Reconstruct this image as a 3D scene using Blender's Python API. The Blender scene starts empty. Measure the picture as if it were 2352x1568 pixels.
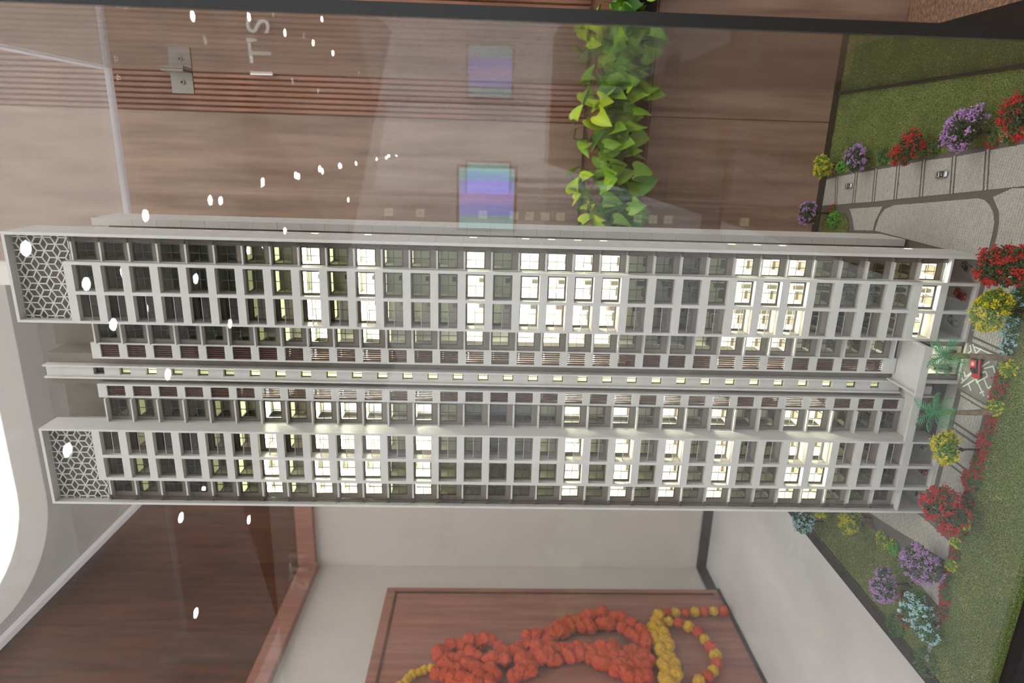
import bpy, math, random
import numpy as np
from mathutils import Matrix, Vector
random.seed(7); RNG = np.random.default_rng(7)
S = bpy.context.scene
COL = S.collection

# ------------------------------------------------------------------ camera
F, CX, CY, CZ, YAW, PIT, ROL = 1497.567, 0.135247, -0.936751, 0.732347, -0.290897, -0.035998, 0.020443
_fw = Vector((math.sin(YAW)*math.cos(PIT), math.cos(YAW)*math.cos(PIT), math.sin(PIT)))
_rt = Vector((math.cos(YAW), -math.sin(YAW), 0)); _up = _rt.cross(_fw)
_r2 = _rt*math.cos(ROL)+_up*math.sin(ROL); _u2 = -_rt*math.sin(ROL)+_up*math.cos(ROL)
CAMP = Vector((CX, CY, CZ))
cam = bpy.data.cameras.new('camera'); cam.sensor_fit = 'HORIZONTAL'; cam.sensor_width = 36
cam.lens = F/2352*36; cam.clip_start = 0.02; cam.clip_end = 60
camo = bpy.data.objects.new('camera', cam); COL.objects.link(camo)
_X, _Y, _Z = -_u2, _r2, -_fw                                  # the photograph is turned on its side
camo.matrix_world = Matrix(((_X.x, _Y.x, _Z.x, CX), (_X.y, _Y.y, _Z.y, CY), (_X.z, _Y.z, _Z.z, CZ), (0, 0, 0, 1)))
cam.dof.use_dof = True; cam.dof.focus_distance = 1.05; cam.dof.aperture_fstop = 6.3
S.camera = camo
# ------------------------------------------------------------------ light and exposure
S.view_settings.view_transform = 'Standard'; S.view_settings.look = 'None'
S.view_settings.exposure = 0.30; S.view_settings.gamma = 1.0; S.view_settings.use_curve_mapping = False
W = bpy.data.worlds.new('world'); S.world = W; W.use_nodes = True
W.node_tree.nodes['Background'].inputs[0].default_value = (0.98, 0.985, 1.0, 1); W.node_tree.nodes['Background'].inputs[1].default_value = 1.0
S.cycles.transparent_max_bounces = 20; S.cycles.max_bounces = 5; S.cycles.diffuse_bounces = 2; S.cycles.glossy_bounces = 3
S.cycles.use_adaptive_sampling = True; S.cycles.adaptive_threshold = 0.1; S.cycles.adaptive_min_samples = 10; S.cycles.light_sampling_threshold = 0.03
S.cycles.use_denoising = True; S.cycles.sample_clamp_indirect = 6.0; S.cycles.caustics_reflective = False; S.cycles.caustics_refractive = False
LED_HI, GLOW_LO, PANEL_E, SPOT_E = 75.0, 1.3, 1.25, 480.0
def area_light(name, loc, sx, sy, power, color):
    L = bpy.data.lights.new(name, 'AREA'); L.shape = 'RECTANGLE'; L.size = sx; L.size_y = sy; L.energy = power; L.color = color
    o = bpy.data.objects.new(name, L); COL.objects.link(o); o.location = loc; return o
area_light('ceiling_panel_light', (0.35, -0.75, 3.36), 1.6, 1.2, 45, (1.0, 0.97, 0.93))  # unseen fill lamp, added to soften and lift light on the model

# ------------------------------------------------------------------ helpers
def ray(x, y):
    return _fw+_r2*((1568-y-784)/F)-_u2*((x-1176)/F)
def on(x, y, ax, val):                                        # a photo pixel carried onto a real plane of the place
    d = ray(x, y); k = 'xyz'.index(ax); return CAMP+d*((val-CAMP[k])/d[k])
def G(x, y, z=0.0): return on(x, y, 'z', z)
def px_x(P):
    d = Vector(P)-CAMP; return 1176-F*d.dot(_u2)/d.dot(_fw)
def z_for(b, x):                                              # height above ground point b that shows at image column x
    lo, hi = -.1, 1.6
    for _ in range(40):
        m = (lo+hi)/2
        if px_x((b.x, b.y, m)) > x: lo = m
        else: hi = m
    return (lo+hi)/2
def lin(c):
    return tuple((v/255/12.92 if v/255 <= .04045 else ((v/255+.055)/1.055)**2.4) for v in c)
MATS = {}
def mat(name, rgb, rough=.6, metal=0.0, spec=.5, var=0.0, vscale=30.0, vstretch=(1, 1, 1), rgb2=None, bump=0.0, bscale=None, emis=None, estr=0.0, detail=4.0):
    m = bpy.data.materials.new(name); m.use_nodes = True; nt = m.node_tree; N = nt.nodes; b = N['Principled BSDF']
    c = lin(rgb)+(1,)
    b.inputs['Base Color'].default_value = c; b.inputs['Roughness'].default_value = rough; b.inputs['Metallic'].default_value = metal
    b.inputs['Specular IOR Level'].default_value = spec
    if rgb2 is not None or var > 0 or bump > 0:
        tc = N.new('ShaderNodeTexCoord'); mp = N.new('ShaderNodeMapping'); mp.inputs['Scale'].default_value = vstretch
        nt.links.new(tc.outputs['Object'], mp.inputs['Vector'])
        nz = N.new('ShaderNodeTexNoise'); nz.inputs['Scale'].default_value = vscale; nz.inputs['Detail'].default_value = detail
        nt.links.new(mp.outputs[0], nz.inputs['Vector'])
        if rgb2 is None: rgb2 = tuple(max(0, v*(1-var)) for v in rgb)
        cr = N.new('ShaderNodeValToRGB'); cr.color_ramp.elements[0].position = .32; cr.color_ramp.elements[1].position = .68
        cr.color_ramp.elements[0].color = lin(rgb2)+(1,); cr.color_ramp.elements[1].color = c
        nt.links.new(nz.outputs['Fac'], cr.inputs['Fac']); nt.links.new(cr.outputs[0], b.inputs['Base Color'])
        if bump > 0:
            bp = N.new('ShaderNodeBump'); bp.inputs['Strength'].default_value = bump; bp.inputs['Distance'].default_value = .002
            nt.links.new(nz.outputs['Fac'], bp.inputs['Height']); nt.links.new(bp.outputs[0], b.inputs['Normal'])
    if emis is not None:
        b.inputs['Emission Color'].default_value = lin(emis)+(1,); b.inputs['Emission Strength'].default_value = estr
    MATS[name] = m; return m
def glass(name, tint=(1, 1, 1), r0=.04, dust=0.0, rough=0.0):
    m = bpy.data.materials.new(name); m.use_nodes = True; nt = m.node_tree; N = nt.nodes; N.clear()
    out = N.new('ShaderNodeOutputMaterial'); tr = N.new('ShaderNodeBsdfTransparent'); gl = N.new('ShaderNodeBsdfGlossy')
    tr.inputs[0].default_value = tint+(1,); gl.inputs['Roughness'].default_value = rough
    lw = N.new('ShaderNodeLayerWeight'); lw.inputs[0].default_value = .5
    p = N.new('ShaderNodeMath'); p.operation = 'POWER'; p.inputs[1].default_value = 5
    q = N.new('ShaderNodeMath'); q.operation = 'MULTIPLY_ADD'; q.inputs[1].default_value = 1-r0; q.inputs[2].default_value = r0
    mx = N.new('ShaderNodeMixShader')
    nt.links.new(lw.outputs['Facing'], p.inputs[0]); nt.links.new(p.outputs[0], q.inputs[0]); nt.links.new(q.outputs[0], mx.inputs[0])
    nt.links.new(tr.outputs[0], mx.inputs[1]); nt.links.new(gl.outputs[0], mx.inputs[2])
    last = mx
    if dust > 0:
        df = N.new('ShaderNodeBsdfTranslucent'); df.inputs[0].default_value = (.85, .83, .82, 1)
        d2 = N.new('ShaderNodeBsdfDiffuse'); d2.inputs[0].default_value = (.85, .83, .82, 1)
        ad = N.new('ShaderNodeMixShader'); nt.links.new(df.outputs[0], ad.inputs[1]); nt.links.new(d2.outputs[0], ad.inputs[2])
        m2 = N.new('ShaderNodeMixShader'); m2.inputs[0].default_value = dust
        nt.links.new(mx.outputs[0], m2.inputs[1]); nt.links.new(ad.outputs[0], m2.inputs[2]); last = m2
    nt.links.new(last.outputs[0], out.inputs[0]); MATS[name] = m; return m

class MB:
    def __init__(s): s.v = []; s.f = []
    def face(s, *pts):
        n = len(s.v); s.v += [tuple(p) for p in pts]; s.f.append(tuple(range(n, n+len(pts)))); return s
    def box(s, x0, x1, y0, y1, z0, z1):
        if x0 > x1: x0, x1 = x1, x0
        n = len(s.v); s.v += [(x, y, z) for z in (z0, z1) for y in (y0, y1) for x in (x0, x1)]
        s.f += [tuple(n+i for i in q) for q in ((0, 2, 3, 1), (4, 5, 7, 6), (0, 1, 5, 4), (2, 6, 7, 3), (0, 4, 6, 2), (1, 3, 7, 5))]; return s
    def prism(s, poly, z0, z1):                               # polygon in xy, extruded in z
        a = sum(poly[i][0]*poly[(i+1) % len(poly)][1]-poly[(i+1) % len(poly)][0]*poly[i][1] for i in range(len(poly)))
        if a < 0: poly = poly[::-1]
        k = len(poly); n = len(s.v); s.v += [(p[0], p[1], z0) for p in poly]+[(p[0], p[1], z1) for p in poly]
        s.f.append(tuple(n+i for i in reversed(range(k)))); s.f.append(tuple(n+k+i for i in range(k)))
        s.f += [(n+i, n+(i+1) % k, n+k+(i+1) % k, n+k+i) for i in range(k)]; return s
    def bar(s, a, b, w, up=(0, 0, 1), h=None):                # square bar from a to b
        a = Vector(a); b = Vector(b); d = (b-a).normalized(); u = Vector(up)
        if abs(d.dot(u)) > .95: u = Vector((1, 0, 0))
        r = d.cross(u).normalized(); u = r.cross(d).normalized(); h = w if h is None else h
        n = len(s.v)
        for P in (a, b):
            for i, j in ((-1, -1), (1, -1), (1, 1), (-1, 1)): s.v.append(tuple(P+r*(i*w/2)+u*(j*h/2)))
        s.f += [tuple(n+i for i in q) for q in ((0, 3, 2, 1), (4, 5, 6, 7), (0, 1, 5, 4), (1, 2, 6, 5), (2, 3, 7, 6), (3, 0, 4, 7))]; return s
    def tube(s, pts, rad, seg=8, cap=True):                   # round tube through points, radius per point
        pts = [Vector(p) for p in pts]; n = len(s.v); k = len(pts)
        rad = rad if isinstance(rad, (list, tuple)) else [rad]*k
        for i, P in enumerate(pts):
            d = (pts[min(i+1, k-1)]-pts[max(i-1, 0)]).normalized(); u = Vector((0, 0, 1)) if abs(d.z) < .9 else Vector((1, 0, 0))
            r = d.cross(u).normalized(); u = r.cross(d)
            for j in range(seg):
                t = 2*math.pi*j/seg; s.v.append(tuple(P+(r*math.cos(t)+u*math.sin(t))*rad[i]))
        for i in range(k-1):
            for j in range(seg):
                a = n+i*seg+j; b = n+i*seg+(j+1) % seg; s.f.append((a, b, b+seg, a+seg))
        if cap: s.f.append(tuple(n+j for j in reversed(range(seg)))); s.f.append(tuple(n+(k-1)*seg+j for j in range(seg)))
        return s
    def sphere(s, c, r, seg=8, rings=5, sq=(1, 1, 1)):
        n = len(s.v); c = Vector(c)
        s.v.append((c.x, c.y, c.z+r*sq[2]))
        for i in range(1, rings):
            t = math.pi*i/rings
            for j in range(seg):
                a = 2*math.pi*j/seg; s.v.append((c.x+r*sq[0]*math.sin(t)*math.cos(a), c.y+r*sq[1]*math.sin(t)*math.sin(a), c.z+r*sq[2]*math.cos(t)))
        s.v.append((c.x, c.y, c.z-r*sq[2])); last = len(s.v)-1
        for j in range(seg): s.f.append((n, n+1+j, n+1+(j+1) % seg)); s.f.append((last, last-seg+(j+1) % seg, last-seg+j))
        for i in range(rings-2):
            for j in range(seg):
                a = n+1+i*seg+j; b = n+1+i*seg+(j+1) % seg; s.f.append((a, a+seg, b+seg, b))
        return s
    def mesh(s, name, m, smooth=False):
        me = bpy.data.meshes.new(name); me.from_pydata(s.v, [], s.f); me.update()
        if m is not None: me.materials.append(MATS[m])
        if smooth: me.polygons.foreach_set('use_smooth', [True]*len(me.polygons))
        return me
WLOC = {}
def link(name, me, parent=None, loc=(0, 0, 0), rot=None, kind=None, label=None, scale=None):
    o = bpy.data.objects.new(name, me); COL.objects.link(o); loc = Vector(loc); WLOC[o.name] = loc
    if parent is not None: o.parent = parent; o.location = loc-WLOC[parent.name]
    else: o.location = loc
    if rot is not None: o.rotation_euler = rot
    if scale is not None: o.scale = scale
    if kind: o['kind'] = kind
    if label: o['label'] = label
    return o
def part(name, mb, m, parent, kind=None, label=None, smooth=False):
    c = mb.v[0]; c = Vector(c) if False else Vector((0, 0, 0))
    return link(name, mb.mesh(name, m, smooth), parent, c, kind=kind, label=label)
def tag(o, label, cat, group=None):
    o['label'] = label; o['category'] = cat
    if group: o['group'] = group
    return o
def thing(name, loc, label, cat, group=None):
    o = bpy.data.objects.new(name, None); COL.objects.link(o); o.location = loc; WLOC[o.name] = Vector(loc); o.empty_display_size = .02
    return tag(o, label, cat, group)
def struct(name, mb, m, parent=None, smooth=False):
    o = link(name, mb.mesh(name, m, smooth), parent)
    if parent is None: o['kind'] = 'structure'
    return o
def plate(xs, zs, solid, y0, y1):                             # flat plate in xz with real holes and reveals
    mb = MB(); nx, nz = len(xs)-1, len(zs)-1
    ok = lambda i, j: 0 <= i < nx and 0 <= j < nz and solid(i, j)
    for i in range(nx):
        for j in range(nz):
            if not ok(i, j): continue
            a, b, c, d = xs[i], xs[i+1], zs[j], zs[j+1]
            mb.face((a, y0, c), (b, y0, c), (b, y0, d), (a, y0, d)); mb.face((b, y1, c), (a, y1, c), (a, y1, d), (b, y1, d))
            if not ok(i-1, j): mb.face((a, y1, c), (a, y0, c), (a, y0, d), (a, y1, d))
            if not ok(i+1, j): mb.face((b, y0, c), (b, y1, c), (b, y1, d), (b, y0, d))
            if not ok(i, j-1): mb.face((a, y1, c), (b, y1, c), (b, y0, c), (a, y0, c))
            if not ok(i, j+1): mb.face((a, y0, d), (b, y0, d), (b, y1, d), (a, y1, d))
    return mb

# ------------------------------------------------------------------ materials
mat('paint_white', (208, 206, 202), .55, var=.03, vscale=60)
mat('paint_panel', (200, 196, 191), .55, var=.04, vscale=40)
mat('wall_taupe', (130, 121, 111), .7, var=.06, vscale=80)
mat('frame_brown', (82, 74, 64), .5)
mat('rail_brown', (74, 62, 54), .5)
mat('louver_brown', (84, 48, 40), .55, var=.2, vscale=200, vstretch=(1, 1, .1))
mat('interior', (226, 224, 212), .8)
mat('interior_print', (150, 140, 120), .8, var=.4, vscale=90)
mat('furniture', (86, 74, 62), .7, var=.2, vscale=120)
mat('led_on', (255, 255, 235), emis=(255, 255, 226), estr=LED_HI)
mat('led_low', (255, 255, 220), emis=(240, 242, 186), estr=GLOW_LO)  # weak glow; in dim rooms an added strip standing for leaked light
mat('led_faint', (255, 255, 220), emis=(236, 238, 170), estr=GLOW_LO*.28)  # added strip, fainter stand-in for light leaking between storeys
mat('led_stair', (255, 255, 220), emis=(238, 242, 150), estr=1.7)
mat('led_stair_low', (255, 255, 220), emis=(225, 232, 140), estr=.35)
mat('led_lobby', (255, 255, 240), emis=(250, 252, 225), estr=32.0)
mat('roof_grey', (122, 116, 106), .8, var=.05, vscale=40)
mat('asphalt', (98, 92, 88), .85, var=.12, vscale=400)
mat('paver', (176, 174, 165), .8, var=.08, vscale=120)
mat('paver_bed', (126, 124, 117), .9, var=.1, vscale=300)
mat('line_white', (206, 208, 198), .8)
mat('rim_black', (22, 20, 20), .6, spec=.2, var=.2, vscale=200)
mat('table_black', (16, 14, 13), .4)
mat('post_black', (24, 26, 25), .35)
mat('turf', (118, 130, 58), .95, rgb2=(34, 50, 18), vscale=420, bump=.6, detail=6)
mat('turf_blade', (190, 196, 112), .9, rgb2=(124, 144, 66), vscale=60)
mat('turf_blade_dark', (104, 132, 66), .9, rgb2=(60, 92, 48), vscale=60)
mat('turf_blade_blue', (92, 138, 96), .9, rgb2=(40, 70, 44), vscale=40)
mat('leaf_dark', (58, 90, 46), .8, rgb2=(36, 62, 34), vscale=150)
mat('leaf_bright', (132, 160, 42), .8, rgb2=(82, 124, 36), vscale=150)
mat('leaf_fern', (70, 116, 48), .8, rgb2=(44, 84, 36), vscale=150)
mat('leaf_lime', (92, 172, 48), .7, rgb2=(66, 140, 40), vscale=150)
mat('bloom_red', (206, 42, 34), .8, rgb2=(160, 24, 24), vscale=200)
mat('bloom_yellow', (226, 208, 30), .8, rgb2=(186, 180, 26), vscale=200)
mat('bloom_purple', (196, 152, 206), .8, rgb2=(158, 114, 176), vscale=200)
mat('bloom_blue', (186, 224, 226), .8, rgb2=(150, 200, 206), vscale=200)
mat('bloom_pink', (214, 130, 104), .8)
mat('bark', (58, 46, 38), .9, var=.3, vscale=300)
mat('palm_trunk', (150, 132, 104), .9, rgb2=(112, 96, 74), vscale=120)
mat('palm_green', (60, 150, 96), .6, rgb2=(30, 104, 62), vscale=120)
mat('palm_sheath', (116, 124, 44), .7)
mat('car_silver', (176, 180, 180), .3, .6); mat('car_red', (176, 34, 38), .3, .1); mat('car_glass', (30, 32, 36), .15)
mat('tyre', (26, 26, 26), .8); mat('lamp_clear', (220, 220, 214), .3)
mat('white_gravel', (206, 206, 204), .9, var=.25, vscale=300)
mat('wood_wall', (150, 104, 80), .55, rgb2=(98, 62, 46), vscale=7.0, vstretch=(5.5, 5.5, .55), bump=.15, detail=7)
mat('wood_panel', (142, 116, 98), .55, rgb2=(112, 86, 70), vscale=6.0, vstretch=(5, 5, .45), bump=.1, detail=7)
mat('wood_dark', (104, 62, 38), .6, rgb2=(66, 38, 22), vscale=6.0, vstretch=(5, 5, .5), detail=7)
mat('wood_pink', (176, 122, 104), .55, rgb2=(144, 96, 82), vscale=5.0, vstretch=(5, 5, .5), detail=6)
mat('wall_light', (214, 208, 202), .8, var=.03, vscale=3)
mat('ceiling_paint', (160, 156, 156), .9)
mat('cove_light', (250, 248, 240), .9, emis=(255, 250, 242), estr=PANEL_E)
mat('spot_light', (255, 255, 255), emis=(250, 252, 255), estr=SPOT_E)
mat('skirting_black', (26, 24, 23), .35)
mat('marble', (236, 236, 236), .25, rgb2=(206, 206, 208), vscale=1.3, vstretch=(1.6, .8, 1), detail=9)
mat('carpet', (150, 116, 92), .95, rgb2=(84, 60, 46), vscale=60, vstretch=(1, 2.2, 1), bump=.5, detail=3)
mat('leaf_pothos', (140, 178, 22), .45, rgb2=(88, 142, 26), vscale=9)
mat('leaf_pothos_dark', (72, 124, 28), .5, rgb2=(46, 92, 24), vscale=9)
mat('leaf_pothos_yellow', (186, 196, 12), .45, rgb2=(140, 176, 14), vscale=9)
mat('trough_dark', (40, 30, 24), .8)
mat('letter_white', (238, 236, 232), .5)
mat('letter_grey', (90, 86, 84), .6)
mat('steel', (150, 144, 136), .38, .9); mat('steel_dark', (70, 66, 60), .4, .8)
mat('marigold_orange', (214, 88, 48), .9, rgb2=(176, 62, 34), vscale=60); mat('marigold_yellow', (220, 178, 48), .9, rgb2=(196, 150, 34), vscale=60)
mat('screen_blue', (60, 90, 160), .4, emis=(120, 150, 255), estr=4.0); mat('screen_teal', (60, 150, 160), .4, emis=(120, 215, 220), estr=3.0); mat('screen_violet', (120, 100, 180), .4, emis=(180, 160, 255), estr=3.6); mat('screen_dim', (60, 60, 70), .4, emis=(140, 150, 170), estr=.9)
glass('acrylic', (.985, .99, .985), .04); glass('window_glass', (.9, .92, .9), .03); glass('balustrade_glass', (.84, .78, .78), .05, dust=.06)
glass('acrylic_top', (.98, .985, .985), .04, dust=.10); glass('acrylic_edge', (.86, .87, .95), .08, dust=.42, rough=.15)

# ================================================================== the room (model ground is z = 0, room floor z = -0.8)
FZ, CZL = -0.8, 3.4
struct('floor', MB().box(-6, -.3, -18, 3.0, FZ-.05, FZ), 'marble')
_c = struct('floor_carpet', MB().box(-.3, 2.9, -18, 1.85, FZ-.05, FZ), 'carpet')
wood = struct('wall_back_wood', MB().box(-.36, 2.9, 1.70, 1.82, FZ, CZL), 'wood_wall')
struct('wall_return', MB().box(-.46, -.36, 1.70, 2.95, FZ, CZL), 'wall_light')
_pro = [(-.0085, 0), (-.0085, -.010), (-.005, -.016), (.005, -.016), (.0085, -.010), (.0085, 0)]
sm = MB().prism([(p[0], p[1]) for p in _pro], .385, CZL-.002).mesh('slat', 'wood_wall')
for k in range(58):
    link('slat', sm, wood, (.236+.0195*k, 1.6995, 0))
panel = MB().box(-.36, .224, 1.688, 1.70, .385, CZL-.002)
link('panel', panel.mesh('panel', 'wood_panel'), wood)
for k in range(4):
    x0 = -.36+k*.62
    link('panel', MB().box(x0+.0015, x0+.6185, 1.688, 1.70, FZ+.002, .13).mesh('panel', 'wood_panel'), wood)
# deep wall and side wall beyond the tower
struct('wall_back_light', MB().box(-2.74, -.46, 2.90, 3.0, FZ, 1.86), 'wall_light')
struct('wall_back_upper', MB().box(-2.74, -.46, 2.86, 3.0, 1.97, CZL), 'wood_dark')
struct('trim_1', MB().box(-2.74, -.46, 2.84, 2.99, 1.86, 1.97), 'wood_pink')
struct('wall_left', MB().box(-2.74, -2.62, -.4, 2.90, FZ, 1.84), 'wall_light')
struct('wall_left_upper', MB().box(-2.74, -2.58, -.4, 2.86, 1.95, CZL), 'wood_dark')
struct('trim_2', MB().box(-2.74, -2.56, -.4, 2.84, 1.84, 1.95), 'wood_pink')
struct('baseboard_back', MB().box(-2.62, -.46, 2.885, 2.90, FZ, FZ+.065), 'skirting_black')
struct('baseboard_left', MB().box(-2.62, -2.605, 2.63, 2.885, FZ, FZ+.065), 'skirting_black')
door = struct('door_1', MB().box(-2.62, -2.585, .4, 2.62, FZ+.002, 1.345), 'wood_pink')
link('door_frame', MB().box(-2.585, -2.580, 2.565, 2.58, FZ+.05, 1.29).box(-2.585, -2.580, .5, 2.58, 1.275, 1.29).mesh('door_frame', 'wood_dark'), door)
link('threshold', MB().box(-2.585, -2.575, .4, 2.62, FZ, FZ+.02).mesh('threshold', 'skirting_black'), door)
# ceiling with a round-cornered lit tray
def rrect(x0, x1, y0, y1, r, n=10):
    out = []
    for cx, cy, a0 in ((x1-r, y1-r, 0), (x0+r, y1-r, 90), (x0+r, y0+r, 180), (x1-r, y0+r, 270)):
        for i in range(n+1):
            t = math.radians(a0+90*i/n); out.append((cx+r*math.cos(t), cy+r*math.sin(t)))
    return out
TX0, TX1, TY0, TY1 = -2.45, 1.7, -1.3, 2.63
inn = rrect(TX0, TX1, TY0, TY1, .5); inn2 = rrect(TX0-.11, TX1+.11, TY0-.11, TY1+.11, .6)
cxm, cym = (TX0+TX1)/2, (TY0+TY1)/2
def tobox(p, X0, X1, Y0, Y1):
    dx, dy = p[0]-cxm, p[1]-cym; t = 1e9
    if dx > 1e-6: t = min(t, (X1-cxm)/dx)
    if dx < -1e-6: t = min(t, (X0-cxm)/dx)
    if dy > 1e-6: t = min(t, (Y1-cym)/dy)
    if dy < -1e-6: t = min(t, (Y0-cym)/dy)
    return (cxm+dx*t, cym+dy*t)
cm = MB(); n = len(inn)
OUT = (-6.0, 2.9, -18.0, 3.0)
outr = [tobox(p, *OUT) for p in inn2]
for i in range(n):
    j = (i+1) % n
    cm.face((*inn2[i], CZL), (*inn2[j], CZL), (*outr[j], CZL), (*outr[i], CZL))
for c in ((OUT[0], OUT[2]), (OUT[0], OUT[3]), (OUT[1], OUT[2]), (OUT[1], OUT[3])):   # the four far corners
    a = min(range(n), key=lambda i: 0 if False else (outr[i][0]-c[0])**2+(outr[i][1]-c[1])**2)
    for b in ((a+1) % n, (a-1) % n): cm.face((*c, CZL), (*outr[a], CZL), (*outr[b], CZL))
struct('ceiling', cm, 'ceiling_paint')
lip = MB()
for i in range(n):
    j = (i+1) % n
    lip.face((*inn2[i], CZL-.03), (*inn[i], CZL-.03), (*inn[j], CZL-.03), (*inn2[j], CZL-.03))
    lip.face((*inn2[i], CZL), (*inn2[i], CZL-.03), (*inn2[j], CZL-.03), (*inn2[j], CZL))
    lip.face((*inn[i], CZL-.03), (*inn[i], CZL+.14), (*inn[j], CZL+.14), (*inn[j], CZL-.03))
struct('trim_3', lip, 'ceiling_paint')
struct('ceiling_tray', MB().face(*[(*p, CZL+.14) for p in reversed(rrect(TX0-.05, TX1+.05, TY0-.05, TY1+.05, .5))]), 'cove_light')
SPOTS = [(-0.46, -4.67), (-0.51, -3.31), (-1.16, -4.04), (-1.8, -3.35), (-0.44, -5.88), (-0.35, -7.38), (-0.33, -8.71), (-0.29, -10.0), (-0.28, -11.36), (-0.24, -15.17), (-0.2, -17.03), (-1.1, -5.4), (-1.05, -6.74), (-0.82, -3.81), (-1.7, -6.06), (-1.77, -4.7), (1.15, -5.9), (1.39, -7.34), (1.43, -8.63), (1.5, -10.01), (1.52, -11.25), (1.92, -10.61), (-1.0, -8.07), (-0.91, -11.96), (-3.07, -4.61), (-3.99, -6.05), (-4.1, -4.65), (2.05, -1.75), (2.15, -.35), (2.1, .95), (1.15, -3.2)]  # last few entries are unseen lamps added to brighten right-facing walls
ring = MB(); lens = MB(); K = 20
for i in range(K):
    a, b = 2*math.pi*i/K, 2*math.pi*(i+1)/K
    ca, sa, cb, sb = math.cos(a), math.sin(a), math.cos(b), math.sin(b)
    ring.face((.06*ca, .06*sa, 0), (.06*cb, .06*sb, 0), (.058*cb, .058*sb, -.008), (.058*ca, .058*sa, -.008))
    ring.face((.058*ca, .058*sa, -.008), (.058*cb, .058*sb, -.008), (.042*cb, .042*sb, -.006), (.042*ca, .042*sa, -.006))
    ring.face((.042*ca, .042*sa, -.006), (.042*cb, .042*sb, -.006), (.042*cb, .042*sb, -.0005), (.042*ca, .042*sa, -.0005))
lens.face(*[(.042*math.cos(2*math.pi*i/K), .042*math.sin(2*math.pi*i/K), -.002) for i in reversed(range(K))])
ringm = ring.mesh('trim_ring', 'paint_white'); lensm = lens.mesh('lens', 'spot_light')
for x, y in SPOTS:
    t = thing('downlight', (x, y, CZL), 'round recessed ceiling downlight showing as white dot reflected in the glass', 'downlight', 'ceiling downlights')
    link('trim_ring', ringm, t, (x, y, CZL)); link('lens', lensm, t, (x, y, CZL))

# ================================================================== display table and model base
RX0, RX1, RY0, RY1 = -.664, .262, -.213, .512
t = thing('display_table', (-.17, .12, FZ), 'black display table that carries the tower model', 'table')
part('table_top', MB().box(-.692, .36, -.236, .545, -.075, -.031), 'table_black', t)
part('cabinet', MB().box(-.66, .30, -.215, .51, FZ+.06, -.076), 'table_black', t)
part('plinth', MB().box(-.62, .26, -.18, .47, FZ, FZ+.059), 'table_black', t)
base = thing('landscape_board', (-.2, .15, -.03), 'flat landscaped model board with lawns, paved lanes and black rim', 'model base')
part('board', MB().box(RX0, RX1, RY0, RY1, -.029, 0), 'asphalt', base)
for b in ((-.690, RX0, -.234, .538), (RX1, .288, -.234, .538), (RX0, RX1, RY1, .538), (RX0, RX1, -.234, RY0)):
    part('rim', MB().box(b[0], b[1], b[2], b[3], -.03, .0025), 'rim_black', base)

def inpoly(x, y, poly):
    c = False; j = len(poly)-1
    for i in range(len(poly)):
        xi, yi = poly[i][0], poly[i][1]; xj, yj = poly[j][0], poly[j][1]
        if (yi > y) != (yj > y) and x < (xj-xi)*(y-yi)/(yj-yi)+xi: c = not c
        j = i
    return c
def PL(*pts): return [tuple(G(x, y)[:2]) for x, y in pts]
def poly_area(p): return sum(p[i-1][0]*p[i][1]-p[i][0]*p[i-1][1] for i in range(len(p)))/2
def clip_rect(p, x0, x1, y0, y1):
    for k, v, sg in ((0, x0, 1), (0, x1, -1), (1, y0, 1), (1, y1, -1)):
        out = []
        for i in range(len(p)):
            a, b = p[i-1], p[i]; da, db = (a[k]-v)*sg, (b[k]-v)*sg
            if da*db < 0: t_ = da/(da-db); out.append((a[0]+(b[0]-a[0])*t_, a[1]+(b[1]-a[1])*t_))
            if db >= 0: out.append(b)
        p = out
        if not p: return []
    return p
pav = MB()
def field(poly, pw=.0094, ph=.0047, gap=.00045, rot=0.0, name='paving_bed'):
    part(name, MB().prism(list(poly), .0001, .0008), 'paver_bed', base)
    c, s = math.cos(rot), math.sin(rot)
    q = [(x*c+y*s, -x*s+y*c) for x, y in poly]
    x0, x1 = min(p[0] for p in q), max(p[0] for p in q); y0, y1 = min(p[1] for p in q), max(p[1] for p in q)
    r = 0; y = y0
    while y < y1:
        x = x0-(r % 2)*pw/2
        while x < x1:
            m = [(x+gap/2, y+gap/2), (x+pw-gap/2, y+gap/2), (x+pw-gap/2, y+ph-gap/2), (x+gap/2, y+ph-gap/2)]
            ins = [inpoly(a, b, q) for a, b in m]
            if not all(ins):                                  # a cut paver at the edge of the field
                m = clip_rect(q, m[0][0], m[2][0], m[0][1], m[2][1])
                if len(m) < 3 or abs(poly_area(m)) < pw*ph*.06: m = None
            if m:
                if poly_area(m) < 0: m = m[::-1]
                w = [(a*c-b*s, a*s+b*c) for a, b in m]; n0 = len(pav.v); z = .0013+random.uniform(-.0001, .0001); kk = len(w)
                pav.v += [(a, b, .0007) for a, b in w]+[(a, b, z) for a, b in w]
                pav.f += [tuple(n0+kk+i for i in range(kk))]+[(n0+i, n0+(i+1) % kk, n0+kk+(i+1) % kk, n0+kk+i) for i in range(kk)]
            x += pw
        y += ph; r += 1
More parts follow.
